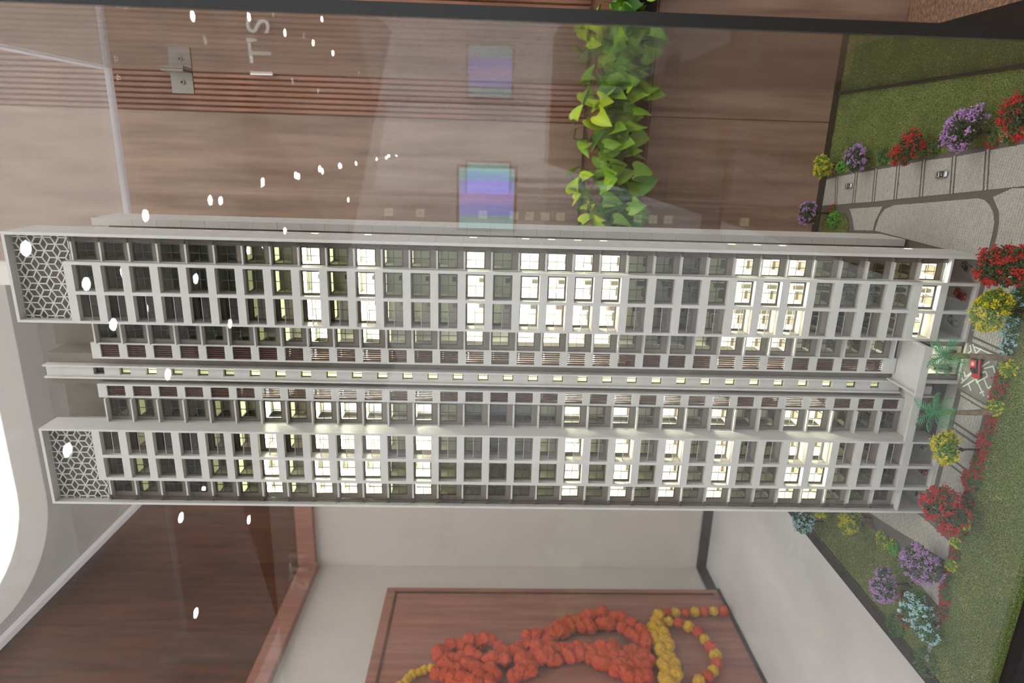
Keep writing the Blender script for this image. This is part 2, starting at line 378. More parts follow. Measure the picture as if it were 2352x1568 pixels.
# parking strip beside the long lawn: bays between double kerb lines
U = [(.0872, .510)]+[(a, b) for a, b in ((.096, .468), (.106, .394), (.115, .327), (.124, .259), (.135, .190), (.142, .116), (.152, .047))]+[(.168, -.066)]
Lw = [(.030, .510)]+[(a, b) for a, b in ((.037, .453), (.046, .385), (.054, .317), (.064, .249), (.074, .178), (.084, .104), (.094, .033))]+[(.108, -.066)]
def shift(a, b, s):
    L = math.hypot(b[0]-a[0], b[1]-a[1]); return (a[0]+(b[0]-a[0])*s/L, a[1]+(b[1]-a[1])*s/L)
for k in range(8):
    g0 = .0055 if k else 0; g1 = .0055 if k < 7 else 0
    a, b = shift(U[k], U[k+1], g0), shift(U[k+1], U[k], g1); c, d = shift(Lw[k+1], Lw[k], g1), shift(Lw[k], Lw[k+1], g0)
    a, b = shift(a, d, .002), shift(b, c, .002)
    field([a, b, c, d], rot=-.15)
    if k < 7:
        field([shift(U[k+1], U[k], .002), shift(U[k+1], U[k+2], .002), shift(Lw[k+1], Lw[k+2], .002), shift(Lw[k+1], Lw[k], .002)], rot=-.15, name='kerb_strip')
# turning loop, entry lane and forecourt
field(PL((2010.6, 529.6), (2021, 497), (2033.6, 480.4), (2054.6, 471), (2111, 466.8), (2247, 455.3), (2261.7, 458.5), (2274, 470), (2282.6, 486.7), (2285.7, 509.7), (2280.5, 539), (2270, 581), (2230, 585), (2150, 566)))
field(PL((1952, 479.4), (2028.4, 474), (2021, 488.8), (2010.6, 509.7), (2006.4, 529.6), (1963, 528.5), (1960.4, 505.5), (1955, 486.7)))
field([tuple(G(2282.6, 452.2)[:2]), (.100, -.0185), (.103, -.068), (-.120, -.068), (-.118, -.011)]+PL((2260.6, 669), (2281.5, 589), (2284.7, 568), (2293, 534.8), (2297, 509.7), (2296, 484.6)))
field([(-.1215, -.012), (-.127, -.012), (-.1285, -.068), (-.123, -.068)])
field([(-.2065, -.014), (-.2115, -.014), (-.2135, -.068), (-.2085, -.068)])
for x0, x1 in ((-.2140, -.2560), (-.2600, -.2660), (-.2700, -.3120), (-.3160, -.3220), (-.3260, -.3720), (-.3760, -.3820), (-.3860, -.4120), (-.4155, -.4210)):
    field([(x0, -.0160), (x1, -.0160), (x1-.002, -.067), (x0-.002, -.067)])
part('apron', MB().box(-.298, -.200, -.004, .018, .0001, .0010).box(-.430, -.2985, -.005, -.0003, .0001, .0010).box(-.200, -.1312, -.004, .0005, .0001, .0010), 'paver', base)
field(PL((1991, 1172), (2056, 1214), (2103, 1242), (2132, 1262), (2178, 1289), (2183, 1244.6), (2136, 1200), (2100, 1172)), rot=.05)
field(PL((2101, 1341), (2128, 1318), (2162, 1312.6), (2157, 1390), (2102, 1356)), rot=.05)
field(PL((2091.5, 1444), (2150, 1448), (2145.5, 1503), (2115, 1496)), rot=.05)
part('paver', pav, 'paver', base, kind='stuff', label='small light grey interlocking pavers with thin dark joints')
# forecourt with a pattern of white lines
ent = [(-.131, .002), (-.204, .002), (-.2055, -.068), (-.1325, -.068)]
part('forecourt', MB().prism(ent, .0001, .0006), 'paver_bed', base)
lines = MB()
def wl(*p, w=.0022):
    for a, b in zip(p[:-1], p[1:]):
        zl = .0009+len(lines.f)*.0000008; lines.bar((a[0], a[1], zl), (b[0], b[1], zl), w, h=.0007)
def gl(*p, w=.0022): wl(*PL(*p), w=w)
gl((2215, 875), (2232, 858), (2262, 838), (2275, 830)); gl((2213, 888), (2240, 872)); gl((2226, 882), (2232, 897)); gl((2243, 868), (2262, 910))
gl((2216, 853), (2219, 865), (2234, 855)); gl((2262, 870), (2271, 892), (2278, 887)); gl((2262, 846), (2283, 841), (2287, 856)); gl((2211, 868), (2214, 876), (2209, 880))
gl((2244, 878), (2270, 864), (2265, 852), (2240, 866), (2247, 880)); gl((2236, 790), (2247, 820)); gl((2243, 812), (2256, 800)); gl((2230, 792), (2233, 806), (2226, 811)); gl((2270, 808), (2276, 822))
gl((2240, 796), (2298, 821)); gl((2252, 903), (2262, 898)); gl((2275, 905), (2271, 910), (2276, 917))
wl((-.162, -.030), (-.168, -.036), (-.162, -.042), (-.156, -.036), (-.162, -.030), w=.0024)
part('ground_line', lines, 'line_white', base)

# lawns
def fast_mesh(name, V, T, m):
    me = bpy.data.meshes.new(name); V = np.asarray(V, np.float32); T = np.asarray(T, np.int32)
    me.vertices.add(len(V)); me.vertices.foreach_set('co', V.ravel()); nt_ = len(T)
    me.loops.add(nt_*3); me.loops.foreach_set('vertex_index', T.ravel()); me.polygons.add(nt_)
    me.polygons.foreach_set('loop_start', np.arange(nt_, dtype=np.int32)*3); me.update(calc_edges=True); me.validate()
    me.materials.append(MATS[m]); return me
def lawn(poly, dens=300000):
    o = part('lawn', MB().prism(list(poly), .0001, .0022), 'turf', base)
    x0, x1 = min(p[0] for p in poly), max(p[0] for p in poly); y0, y1 = min(p[1] for p in poly), max(p[1] for p in poly)
    N = int((x1-x0)*(y1-y0)*dens); xs = RNG.uniform(x0, x1, N); ys = RNG.uniform(y0, y1, N)
    ins = np.zeros(N, bool); j = len(poly)-1
    for i in range(len(poly)):
        xi, yi = poly[i]; xj, yj = poly[j]
        if yi != yj: ins ^= ((yi > ys) != (yj > ys)) & (xs < (xj-xi)*(ys-yi)/(yj-yi)+xi)
        j = i
    xs, ys = xs[ins], ys[ins]; N = len(xs); a = RNG.uniform(0, 6.283, N); w = RNG.uniform(.0004, .0008, N); h = RNG.uniform(.0008, .0026, N); ln = RNG.normal(0, .0006, (N, 2))
    V = np.zeros((N, 3, 3)); V[:, 0] = np.stack([xs-w*np.cos(a), ys-w*np.sin(a), np.full(N, .002)], 1); V[:, 1] = np.stack([xs+w*np.cos(a), ys+w*np.sin(a), np.full(N, .002)], 1)
    V[:, 2] = np.stack([xs+ln[:, 0], ys+ln[:, 1], .002+h], 1)
    pick = (np.sin(xs*37+1)*np.cos(ys*51)+RNG.normal(0, .8, N)) > 0
    third = RNG.random(N) < .18
    for k, mm in ((pick & ~third, 'turf_blade'), (~pick & ~third, 'turf_blade_dark'), (third, 'turf_blade_blue')):
        v = V[k].reshape(-1, 3); link('grass_blades', fast_mesh('grass_blades', v, np.arange(len(v)).reshape(-1, 3), mm), o, kind='stuff')
lawn([(-.662, -.084), (.100, -.076), (.16, -.070), (.260, -.070), (.260, -.2125), (-.662, -.2125)])
lawn([(.0925, .511), (.158, .047), (.176, -.071), (.260, -.071), (.260, .511)])
lawn([(-.552, -.075), (-.545, .012), (-.532, .12), (-.515, .30), (-.49, .511), (-.662, .511), (-.662, -.075)])
lawn(PL((1893, 484), (1925, 482), (1942, 490), (1949, 505), (1951, 520), (1945, 560), (1880, 560)))

# ================================================================== clear case over the model
case = thing('acrylic_case', (-.2, .15, 0), 'clear acrylic display case with black corner post around the tower model', 'display case')
HC = 1.515
part('glass_pane', MB().box(-.662, .2555, -.2180, -.2135, .0028, HC), 'acrylic', case)
part('glass_pane', MB().box(-.662, .2615, .507, .512, .0022, HC), 'acrylic', case)
part('glass_pane', MB().box(.262, .267, -.2130, .512, .0028, HC), 'acrylic', case)
part('glass_pane', MB().box(-.668, -.663, -.2130, .512, .0028, HC), 'acrylic', case)
part('glass_pane', MB().box(-.668, .267, -.2180, .512, HC, HC+.005), 'acrylic_top', case)
part('edge_strip', MB().box(-.662, .262, .496, .5065, HC-.011, HC-.0005), 'acrylic_edge', case)
part('edge_strip', MB().box(-.6625, -.651, -.197, .496, HC-.011, HC-.0005), 'acrylic_edge', case)
part('edge_strip', MB().box(.2575, .2615, -.197, .496, HC-.004, HC-.0005), 'acrylic_edge', case)
part('corner_post', MB().box(.2557, .268, -.2220, -.2105, .003, HC+.004), 'post_black', case, label='black corner post')
part('gasket', MB().box(.2592, .2617, -.2105, .5065, .0026, .0075), 'post_black', case)
clip = part('corner_clip', MB().box(.2185, .2612, .5025, .5068, 1.3435, 1.387).box(.2572, .2613, .462, .5068, 1.3435, 1.387), 'steel', case, label='brushed steel corner clip')
bolt = MB().tube([(.240, .5026, 1.365), (.240, .5005, 1.365)], .0055, 16); bolt2 = MB().tube([(.240, .5004, 1.365), (.240, .5000, 1.365)], .0026, 6)
link('bolt', bolt.mesh('bolt', 'steel'), clip); link('bolt_socket', bolt2.mesh('bolt_socket', 'steel_dark'), clip)

# ================================================================== the tower model
TW = thing('tower_model', (-.21, .1, 0), 'tall white scale model of a twin apartment tower with lit windows', 'building model')
P_, ZA, HH, NF = .04, 1.3274, .0284, 32
zt = lambda i: ZA-(i-1)*P_                                    # top of the opening on storey i, counted from the roof
TOP = 1.4175
LIT_R = {9, 11, 15, 17, 18, 19, 20, 25, 26, 27, 32}; LIT_L = {7, 9, 10, 11, 13, 19, 21, 23, 25, 28, 29}
LOW_R = {8, 10, 12, 14, 16, 21, 24, 28, 31, 13}; LOW_L = {6, 8, 12, 14, 18, 20, 22, 24, 26, 27, 30}  # dim storeys: weak strips added in place of light leaking from lit ones
FAINT_R = {7, 22, 29, 30}; FAINT_L = {2, 5, 15, 17, 31}
def glow_for(i, side):
    lit, low, fa = (LIT_R, LOW_R, FAINT_R) if side == 'R' else (LIT_L, LOW_L, FAINT_L)
    return 'led_on' if i in lit else 'led_low' if i in low else 'led_faint' if i in fa else None
# --- window modules (frame with cross bar, four panes), shared meshes
def window_meshes(w, h, fr=.0016, mu=.0008, d=.0018):
    f = MB().box(0, w, 0, d, 0, fr).box(0, w, 0, d, h-fr, h).box(0, fr, 0, d, fr, h-fr).box(w-fr, w, 0, d, fr, h-fr)
    f.box(w/2-mu/2, w/2+mu/2, .0003, d-.0003, fr, h-fr).box(fr, w-fr, .0004, d-.0004, h/2-mu/2, h/2+mu/2)
    pw, ph = w/2-fr-mu/2, h/2-fr-mu/2
    p = MB().box(0, pw, 0, .0004, 0, ph)
    return f.mesh('casement_window', 'frame_brown'), p.mesh('pane', 'window_glass'), [(fr, fr), (w/2+mu/2, fr), (fr, h/2+mu/2), (w/2+mu/2, h/2+mu/2)]
def put_window(ms, x, y, z, name='casement_window'):
    o = link(name, ms[0], TW, (x, y, z))
    for px, pz in ms[2]: link('pane', ms[1], o, (x+px, y+.0007, z+pz))
    return o
furn = MB().box(0, .013, .004, .022, 0, .0035).box(0, .013, .019, .022, .0035, .0075).box(.0175, .023, .012, .022, 0, .017)
furn_m = furn.mesh('furniture', 'furniture')
strip_m = {k: MB().box(0, 1, 0, .016, 0, .0008).mesh('led_strip', k) for k in ('led_on', 'led_low', 'led_faint')}
def zone(side, x0, x1, yw, yb, wx0, wx1, wtop, wh, sl=None, top=1.3392, furn_on=True, NF=NF):
    """one vertical stack of rooms: window wall with a window per storey, floor plates, back wall, led strips, added strips for leaked light"""
    zs = [zt(NF+1)+.0041]
    for i in range(NF, 0, -1): zs += [zt(i)+wtop-wh, zt(i)+wtop]
    zs.append(top); xs = [x0, wx0, wx1, x1]
    part('window_wall', plate(xs, zs, lambda i, j: not (i == 1 and j % 2 == 1), yw, yw+.0018), 'wall_taupe', TW)
    wm = window_meshes(wx1-wx0, wh); fp = MB().box(x0, x1, yw+.002, yb, .0012, .0034).mesh('floor_plate', 'interior')
    for i in range(1, NF+1):
        put_window(wm, wx0, yw+.0001, zt(i)+wtop-wh)
        link('floor_plate', fp, TW, (0, 0, zt(i)+.0005))
        L = glow_for(i, side)
        if L:
            o = link('led_strip', strip_m[L], TW, (x0+.004, yw+.012, zt(i)+.0007), scale=(x1-x0-.008, 1, 1))
        if furn_on: link('furniture', furn_m, TW, (x0+(.006 if side == 'R' else .010), yw+.008, zt(i+1)+.0040))
    link('floor_plate', fp, TW, (0, 0, zt(NF+1)+.0005))
    part('room_back', MB().box(x0, x1, yb, yb+.0015, zs[0], top), 'interior', TW)
    if sl:
        sm_ = MB().box(x0, x1, sl, yw, .0010, .0036).mesh('slab_ledge', 'paint_white')
        for i in range(0 if False else 1, NF+2): link('slab_ledge', sm_, TW, (0, 0, zt(i)))
# --- right hand pair of bays, left hand pair of bays
zone('R', -.0405, -.0042, .0170, .060, -.0398, -.0135, .0006, .0285, sl=.0092)
zone('R', -.0857, -.0405, .0098, .060, -.0815, -.0470, -.0012, .0262)
zone('R', -.1290, -.0857, .0250, .060, -.1262, -.0905, -.0006, .0270)
zone('R', -.1712, -.1312, .0400, .085, -.1655, -.1350, .0004, .0275, sl=.0300, top=1.336, NF=31)
zone('L', -.2998, -.2612, .0400, .085, -.2945, -.2640, .0004, .0275, sl=.0300, top=1.336)
zone('L', -.3452, -.3010, .0250, .060, -.3405, -.3045, -.0006, .0270)
zone('L', -.3863, -.3452, .0098, .060, -.3800, -.3486, -.0012, .0262)
zone('L', -.4252, -.3863, .0170, .060, -.4155, -.3870, .0006, .0285, sl=.0092)
for x in (-.0410, -.0862, -.3457, -.3868): part('partition', MB().box(x, x+.001, .0118, .060, .05, 1.339), 'interior', TW)
# --- facade lattices
def lattice(xs):
    zs = [0, .0039, .0474]
    for i in range(NF, 0, -1): zs += [zt(i)-HH, zt(i)]
    zs.append(1.3392)
    return plate(xs, zs, lambda i, j: i % 2 == 0 or j % 2 == 0, 0, .0092)
part('facade_lattice', lattice([-.1312, -.1276, -.0881, -.0833, -.0448, -.0405]), 'paint_white', TW)
part('facade_lattice', lattice([-.3863, -.3813, -.3474, -.3425, -.3030, -.2998]), 'paint_white', TW)
# --- fin walls: panel by panel with thin seams
def fins(x0, x1, y0, y1, n=36, z0=0.0, z1=TOP, name='flank_panel', m='paint_panel', ss=0):
    h = (z1-.0)/n
    edges = [z0]+[zt(i)+.006 for i in range(NF, 0, -1) if zt(i)+.006 > z0+.02]+[z1]
    for a, b in zip(edges[:-1], edges[1:]):
        part(name, MB().box(x0, x1, y0, y1, a+.0002, b-.0002), m, TW)
fins(-.0042, 0, .0012, .0752)
part('fin_edge', MB().box(-.0043, 0, 0, .0011, 0, TOP), 'paint_white', TW)
part('fin_core', MB().box(-.0040, -.0004, .002, .0748, .001, TOP-.001), 'wall_taupe', TW)
fins(-.4288, -.4252, .0012, .0752)
part('fin_edge', MB().box(-.4288, -.4251, 0, .0011, 0, TOP), 'paint_white', TW)
part('fin_wall', MB().box(-.1312, -.1278, .0093, .060, 0, TOP), 'paint_white', TW)
part('fin_wall', MB().box(-.3030, -.2998, .0093, .0450, 0, TOP), 'paint_white', TW)
part('fin_wall', MB().box(-.1312, -.1276, 0, .0093, 1.3392, TOP), 'paint_white', TW); part('fin_wall', MB().box(-.3030, -.2998, 0, .0093, 1.3392, TOP), 'paint_white', TW)
for a, b in ((-.1276, -.0043), (-.4251, -.3030)): part('crown_cap', MB().box(a, b, 0, .035, TOP-.0044, TOP), 'paint_white', TW)
# slits of light on the flank
slit_m = {True: MB().box(0, .0006, 0, .006, 0, .0105).mesh('flank_slit', 'led_low'), False: MB().box(0, .0006, 0, .006, 0, .0105).mesh('flank_slit', 'lamp_clear')}
for i in range(1, NF+1):
    link('flank_slit', slit_m[i in LIT_R], TW, (-.0003, .062, zt(i)-.014)); 
# --- crown screens: hexagon and rhombus fretwork
def jali(rects, y0, y1, w=.0017, a=.0192):
    mb = MB(); nodes = {}
    X0 = min(r[0] for r in rects); X1 = max(r[1] for r in rects); Z0 = min(r[2] for r in rects); Z1 = max(r[3] for r in rects)
    hz = a*math.sqrt(3)/2
    def clip(p, q, r):
        t0, t1 = 0.0, 1.0; d = (q[0]-p[0], q[1]-p[1])
        for k, lo, hi in ((0, r[0], r[1]), (1, r[2], r[3])):
            if abs(d[k]) < 1e-9:
                if not lo <= p[k] <= hi: return None
            else:
                u, v = sorted(((lo-p[k])/d[k], (hi-p[k])/d[k])); t0 = max(t0, u); t1 = min(t1, v)
        return None if t1-t0 < .02 else ((p[0]+d[0]*t0, p[1]+d[1]*t0), (p[0]+d[0]*t1, p[1]+d[1]*t1))
    for r in range(-1, int((Z1-Z0)/hz)+3):
        for c in range(-2, int((X1-X0)/a)+3):
            hx, hzz = X0+a*(c+.5*(r % 2))+.004, Z0+hz*r+.002
            for k in range(6):
                t = math.radians(30+60*k); e = a/math.sqrt(3); q = (hx+(e-w*.30)*math.cos(t), hzz+(e-w*.30)*math.sin(t))
                for rc in rects:
                    s = clip((hx+w*.88*math.cos(t), hzz+w*.88*math.sin(t)), q, rc)
                    if s: mb.bar((s[0][0], (y0+y1)/2, s[0][1]), (s[1][0], (y0+y1)/2, s[1][1]), w, up=(0, 1, 0), h=y1-y0)
                c3 = (hx+e*math.cos(t), hzz+e*math.sin(t)); nodes[(round(c3[0], 5), round(c3[1], 5))] = (c3, w*.62)
            nodes[(round(hx, 5), round(hzz, 5))] = ((hx, hzz), w*1.02)
    for c_, r_ in nodes.values():
        if any(rc[0]+r_ < c_[0] < rc[1]-r_ and rc[2]+r_ < c_[1] < rc[3]-r_ for rc in rects):
            p = [(c_[0]+r_*math.cos(math.radians(60*i)), c_[1]+r_*math.sin(math.radians(60*i))) for i in range(6)]; n0 = len(mb.v)
            mb.v += [(x, y0-.0001, z) for x, z in p]+[(x, y1, z) for x, z in p]
            mb.f += [tuple(n0+i for i in range(6))]+[(n0+(i+1) % 6, n0+i, n0+6+i, n0+6+(i+1) % 6) for i in range(6)]
    for rc in rects:
        mb.box(rc[0], rc[1], y0, y1, rc[3]-.001, rc[3]).box(rc[0], rc[1], y0, y1, rc[2], rc[2]+.0015)
    return mb
part('fretwork_screen', jali([(-.1276, -.0405, 1.3394, 1.4130), (-.0405, -.0043, 1.3340, 1.4130)], .0120, .0133), 'paint_white', TW)
part('fretwork_screen', jali([(-.3863, -.3030, 1.3394, 1.4130), (-.4251, -.3863, 1.3340, 1.4130)], .0120, .0133), 'paint_white', TW)
for a, b in ((-.1276, -.0043), (-.4251, -.3030)): part('screen_backing', MB().box(a, b, .019, .021, 1.3395, 1.412), 'wall_taupe', TW)
# --- service rails beside the outer bays, balcony rails
rail = MB()
for k in range(3): rail.box(.0012+k*.0023, .0022+k*.0023, 0, .001, 0, .0372)
rail.box(0, .0078, -.0004, .0014, .0372, .0398)
rail_m = rail.mesh('service_rail', 'rail_brown')
for i in range(1, NF+1):
    link('service_rail', rail_m, TW, (-.0128, .0078, zt(i)-.036)); link('service_rail', rail_m, TW, (-.4248, .0078, zt(i)-.036))
def balcony(x0, x1):
    g = MB().box(x0, x1, .0070, .0076, 0, .0138).mesh('balustrade', 'balustrade_glass'); r = MB().box(x0, x1, .0066, .0080, .0138, .0146).mesh('top_rail', 'paint_panel')
    wl_ = MB().box(x0, x1, .0094, .0250, -.0020, -.0003).mesh('balcony_floor', 'interior')
    sd = MB().box(x1, x1+.0012, .0094, .0250, -.0003, .030).mesh('balcony_side', 'paint_panel')
    for i in range(1, NF+1):
        z = zt(i)-HH
        o = link('balustrade', g, TW, (0, 0, z)); link('top_rail', r, o, (0, 0, z)); link('balcony_floor', wl_, TW, (0, 0, z))
balcony(-.1276, -.0881); balcony(-.3425, -.3030)
# --- central bay: slatted screens, stair strip, core walls
def louver_column(x0, x1, hx0, hx1, zb, side, NF=NF):
    zs = [zb]
    for i in range(NF, 0, -1): zs += [zt(i)-.0278, zt(i)]
    zs.append(1.3412)
    part('screen_frame', plate([x0, hx0, hx1, x1], zs, lambda i, j: not (i == 1 and j % 2 == 1), .0362, .0445), 'paint_white', TW)
    part('screen_side', MB().box(x1-.0012, x1, .0446, .0519, zb, 1.3412).box(x0, x0+.0012, .0446, .0519, zb, 1.3412), 'paint_panel', TW)
    n = 6; pw = (hx1-hx0)/n; s = MB()
    for k in range(n): s.box(hx0+k*pw+.0004, hx0+(k+.80)*pw, .0392, .0406, 0, .0278)
    smesh = s.mesh('slat_screen', 'louver_brown')
    for i in range(1, NF+1):
        link('slat_screen', smesh, TW, (0, 0, zt(i)-.0278))
        L = glow_for(i, side)
        if side == 'R' and i == 31: L = 'led_on'
        if L == 'led_on': link('led_strip', strip_m[L], TW, (hx0+.004, .046, zt(i)-.004), scale=((hx1-hx0)*.5, .4, 1))
        elif L == 'led_low': link('led_strip', strip_m[L], TW, (hx0+.004, .046, zt(i)-.004), scale=((hx1-hx0)*.5, .4, 1))
louver_column(-.1970, -.1712, -.1943, -.1738, .079, 'R', 31); louver_column(-.2612, -.2390, -.2585, -.2415, .052, 'L')
part('core_wall', MB().box(-.2450, -.1940, .0520, .0580, 0.0, 1.4200).box(-.2450, -.2430, .0580, .1, 0, 1.42).box(-.1960, -.1940, .0580, .1, 0, 1.42).box(-.245, -.194, .0980, .1, 0, 1.42), 'wall_taupe', TW)
zs = [.060]
for i in range(32, 0, -1): zs += [zt(i)+.0042, zt(i)+.0208]
zs.append(1.4200)
part('stair_wall', plate([-.2290, -.2258, -.2130, -.2100], zs, lambda i, j: not (i == 1 and j % 2 == 1), .0440, .0512), 'paint_white', TW)
for a, b in ((-.2125, -.2098), (-.2315, -.2288)): part('stair_fin', MB().box(a, b, .0385, .0519, .060, 1.4215), 'paint_white', TW)
sf = MB().box(0, .0128, 0, .0012, 0, .0014).box(0, .0128, 0, .0012, .0152, .0166).box(0, .0013, 0, .0012, .0014, .0152).box(.0115, .0128, 0, .0012, .0014, .0152).box(.0068, .0077, 0, .0010, .0014, .0152)
sfm = sf.mesh('stair_window', 'frame_brown'); spn = MB().box(0, .005, 0, .0004, 0, .0137)
spm = {k: spn.mesh('pane', k) for k in ('led_stair', 'led_stair_low', 'car_glass')}
for i in range(1, 33):
    o = link('stair_window', sfm, TW, (-.2258, .0500, zt(i)+.0042)); k = 'car_glass' if i == 1 else 'led_stair_low' if i in (2, 4, 5, 6, 31, 32) else 'led_stair'
    for dx in (.0015, .0073): link('pane', spm[k], o, (-.2258+dx, .0508, zt(i)+.0057))
# --- blocks on the roof and behind
part('roof_tank', MB().box(-.1945, -.1310, .096, .150, 1.335, 1.4330), 'roof_grey', TW); part('roof_tank', MB().box(-.3200, -.2455, .096, .150, 1.335, 1.4310), 'roof_grey', TW)
part('roof_deck', MB().box(-.1278, -.0044, .035, .0752, 1.338, 1.341).box(-.4251, -.3031, .035, .0752, 1.338, 1.341).box(-.3, -.131, .06, .11, 1.333, 1.3345), 'roof_grey', TW)
part('core_block', MB().box(-.1180, -.0230, .0752, .185, .05, 1.36).box(-.4100, -.3130, .0752, .185, .05, 1.36).box(-.310, -.120, .1005, .185, .05, 1.335), 'wall_taupe', TW)
fins(-.0120, 0, .185, .2615, z0=.008, z1=1.4000, name='wing_panel'); fins(-.4288, -.4170, .185, .2615, z0=.008, z1=1.4000, name='wing_panel')
part('wing_block', MB().box(-.1280, -.0125, .190, .258, .04, 1.375).box(-.4165, -.3010, .190, .258, .04, 1.375).box(-.3005, -.1285, .186, .240, .04, 1.34), 'wall_taupe', TW)
rw = MB().box(-.012, .012, 0, .0018, -.0125, -.0112).box(-.012, .012, 0, .0018, .0112, .0125).box(-.012, -.0107, 0, .0018, -.0112, .0112).box(.0107, .012, 0, .0018, -.0112, .0112).box(-.0004, .0004, 0, .0016, -.0112, .0112).box(-.0107, .0107, 0, .0015, -.0004, .0004)
rwm = rw.mesh('wing_window', 'frame_brown'); rwp = MB().box(-.0106, .0106, 0, .0006, -.0111, .0111).mesh('lit_pane', 'led_low')
for lit, xs_ in ((LIT_R, (-.035, -.080)), (LIT_L, (-.340, -.385))):
    for i in sorted(lit):
        for x in xs_:
            o = link('wing_window', rwm, TW, (x, .2585, zt(i)-.014)); link('lit_pane', rwp, o, (x, .2586, zt(i)-.014))
# --- ground storey: porch, lobby, undercroft
part('porch_roof', MB().box(-.2085, -.1313, -.0300, .0425, .0715, .0775), 'paint_white', TW)
part('porch_rim', MB().box(-.2085, -.1313, -.0325, -.0300, .0735, .0855).box(-.2085, -.2060, -.0300, .0425, .0715, .0855).box(-.1335, -.1313, -.03, -.0005, .0715, .0855), 'paint_white', TW)
part('podium_beam', MB().box(-.2998, -.1990, 0, .0040, .0500, .0622), 'paint_white', TW)
part('podium_slab', MB().box(-.2998, -.1992, .0042, .0515, .0460, .0515), 'paint_white', TW)
part('lobby_pier', MB().box(-.1375, -.1313, .0040, .0100, 0, .0715), 'wall_taupe', TW); part('lobby_pier', MB().box(-.1930, -.1865, .0040, .0100, 0, .0715), 'wall_taupe', TW)
part('lobby_column', MB().box(-.1990, -.1940, -.0020, .0035, 0, .0715), 'paint_white', TW)
lw_ = part('lobby_glazing', MB().box(-.1390, -.1376, .003, .0055, .001, .0700).box(-.1864, -.1848, .003, .0055, .001, .0700).box(-.1848, -.1390, .003, .0055, .0680, .0700).box(-.1848, -.1390, .003, .0055, 0, .0030)
     .box(-.1848, -.1390, .0035, .0050, .0330, .0337).box(-.1848, -.1390, .0035, .0050, .0500, .0507).box(-.1698, -.1691, .0035, .0050, .003, .068).box(-.1544, -.1537, .0035, .0050, .003, .068), 'frame_brown', TW)
for k in range(3):
    for a, b in ((.0032, .0328), (.0338, .0498), (.0508, .0678)):
        link('pane', MB().box(-.1847+k*.0153, -.1700+k*.0153, .0041, .0045, a, b).mesh('pane', 'window_glass'), lw_)
part('lobby_room', MB().box(-.1870, -.1370, .034, .035, 0, .07).box(-.1870, -.1860, .0101, .034, 0, .07).box(-.1380, -.1370, .0101, .034, 0, .07), 'interior', TW)
part('lobby_light', MB().box(-.184, -.140, .012, .030, .0690, .0700), 'led_lobby', TW)
part('lobby_desk', MB().box(-.166, -.150, .016, .022, 0, .012).box(-.182, -.178, .016, .028, 0, .03), 'furniture', TW)
part('undercroft_wall', MB().box(-.2998, -.2005, .0515, .0519, 0, .046), 'wall_taupe', TW); part('parking_wall', MB().box(-.131, -.004, .074, .0750, 0, .048).box(-.4252, -.3030, .074, .0750, 0, .048), 'paint_panel', TW)
part('undercroft_stub', MB().box(-.2250, -.2120, .020, .024, .0225, .0458).box(-.2270, -.2250, .010, .030, .0225, .0458), 'paint_panel', TW)
part('parking_ceiling', MB().box(-.1276, -.0043, .0093, .0600, .0480, .0500).box(-.4251, -.3030, .0093, .06, .0480, .05), 'interior', TW)
part('parking_fascia', MB().box(-.0404, -.0044, .0008, .0092, .0474, .0505).box(-.4250, -.3864, .0008, .0092, .0474, .0505), 'paint_white', TW)
part('parking_floor', MB().box(-.1276, -.0043, .0005, .0740, .0002, .0012).box(-.4251, -.3030, .0005, .0740, .0002, .0012), 'paver', TW)

# ================================================================== planting
OCT_V = np.array([(1, 0, 0), (-1, 0, 0), (0, 1, 0), (0, -1, 0), (0, 0, 1), (0, 0, -1)], float)
OCT_T = np.array([(0, 2, 4), (2, 1, 4), (1, 3, 4), (3, 0, 4), (2, 0, 5), (1, 2, 5), (3, 1, 5), (0, 3, 5)])
def bits(name, C_, s, m):
    N = len(C_); A = RNG.normal(size=(N, 3, 3)); Q = np.linalg.qr(A)[0]; sc = RNG.uniform(.45, 1.25, (N, 1, 3))*np.asarray(s).reshape(-1, 1, 1)
    V = np.einsum('nij,nkj->nki', Q, OCT_V[None]*sc)+np.asarray(C_)[:, None, :]
    T = (OCT_T[None]+np.arange(N)[:, None, None]*6).reshape(-1, 3); return fast_mesh(name, V.reshape(-1, 3), T, m)
_n = 900; _gp = np.stack([RNG.uniform(-.655, -.56, _n), RNG.normal(-.0825, .0028, _n), RNG.uniform(.001, .005, _n)], 1)
link('white_gravel', bits('white_gravel', _gp, RNG.uniform(.0006, .0014, _n), 'white_gravel'), base, kind='stuff', label='strip of small white gravel along the lawn edge')
def shell(n, c, r, lobes=7, fill=.35, seed=0):
    g = np.random.default_rng(seed); c = np.array(c); r = np.array(r)
    d = g.normal(size=(lobes, 3)); d /= np.linalg.norm(d, axis=1)[:, None]; d[:, 2] = np.abs(d[:, 2])*.9-.25
    LC = d*.5; LR = g.uniform(.42, .62, lobes)
    k = g.integers(0, lobes, n); v = g.normal(size=(n, 3)); v /= np.linalg.norm(v, axis=1)[:, None]
    rad = LR[k]*(1-fill*g.uniform(0, 1, n)**2)
    return c+(LC[k]+v*rad[:, None])*r
def clumped(P, centers, n, rad, g):
    k = g.integers(0, len(centers), n); return centers[k]+g.normal(size=(n, 3))*rad
SEED = [100]
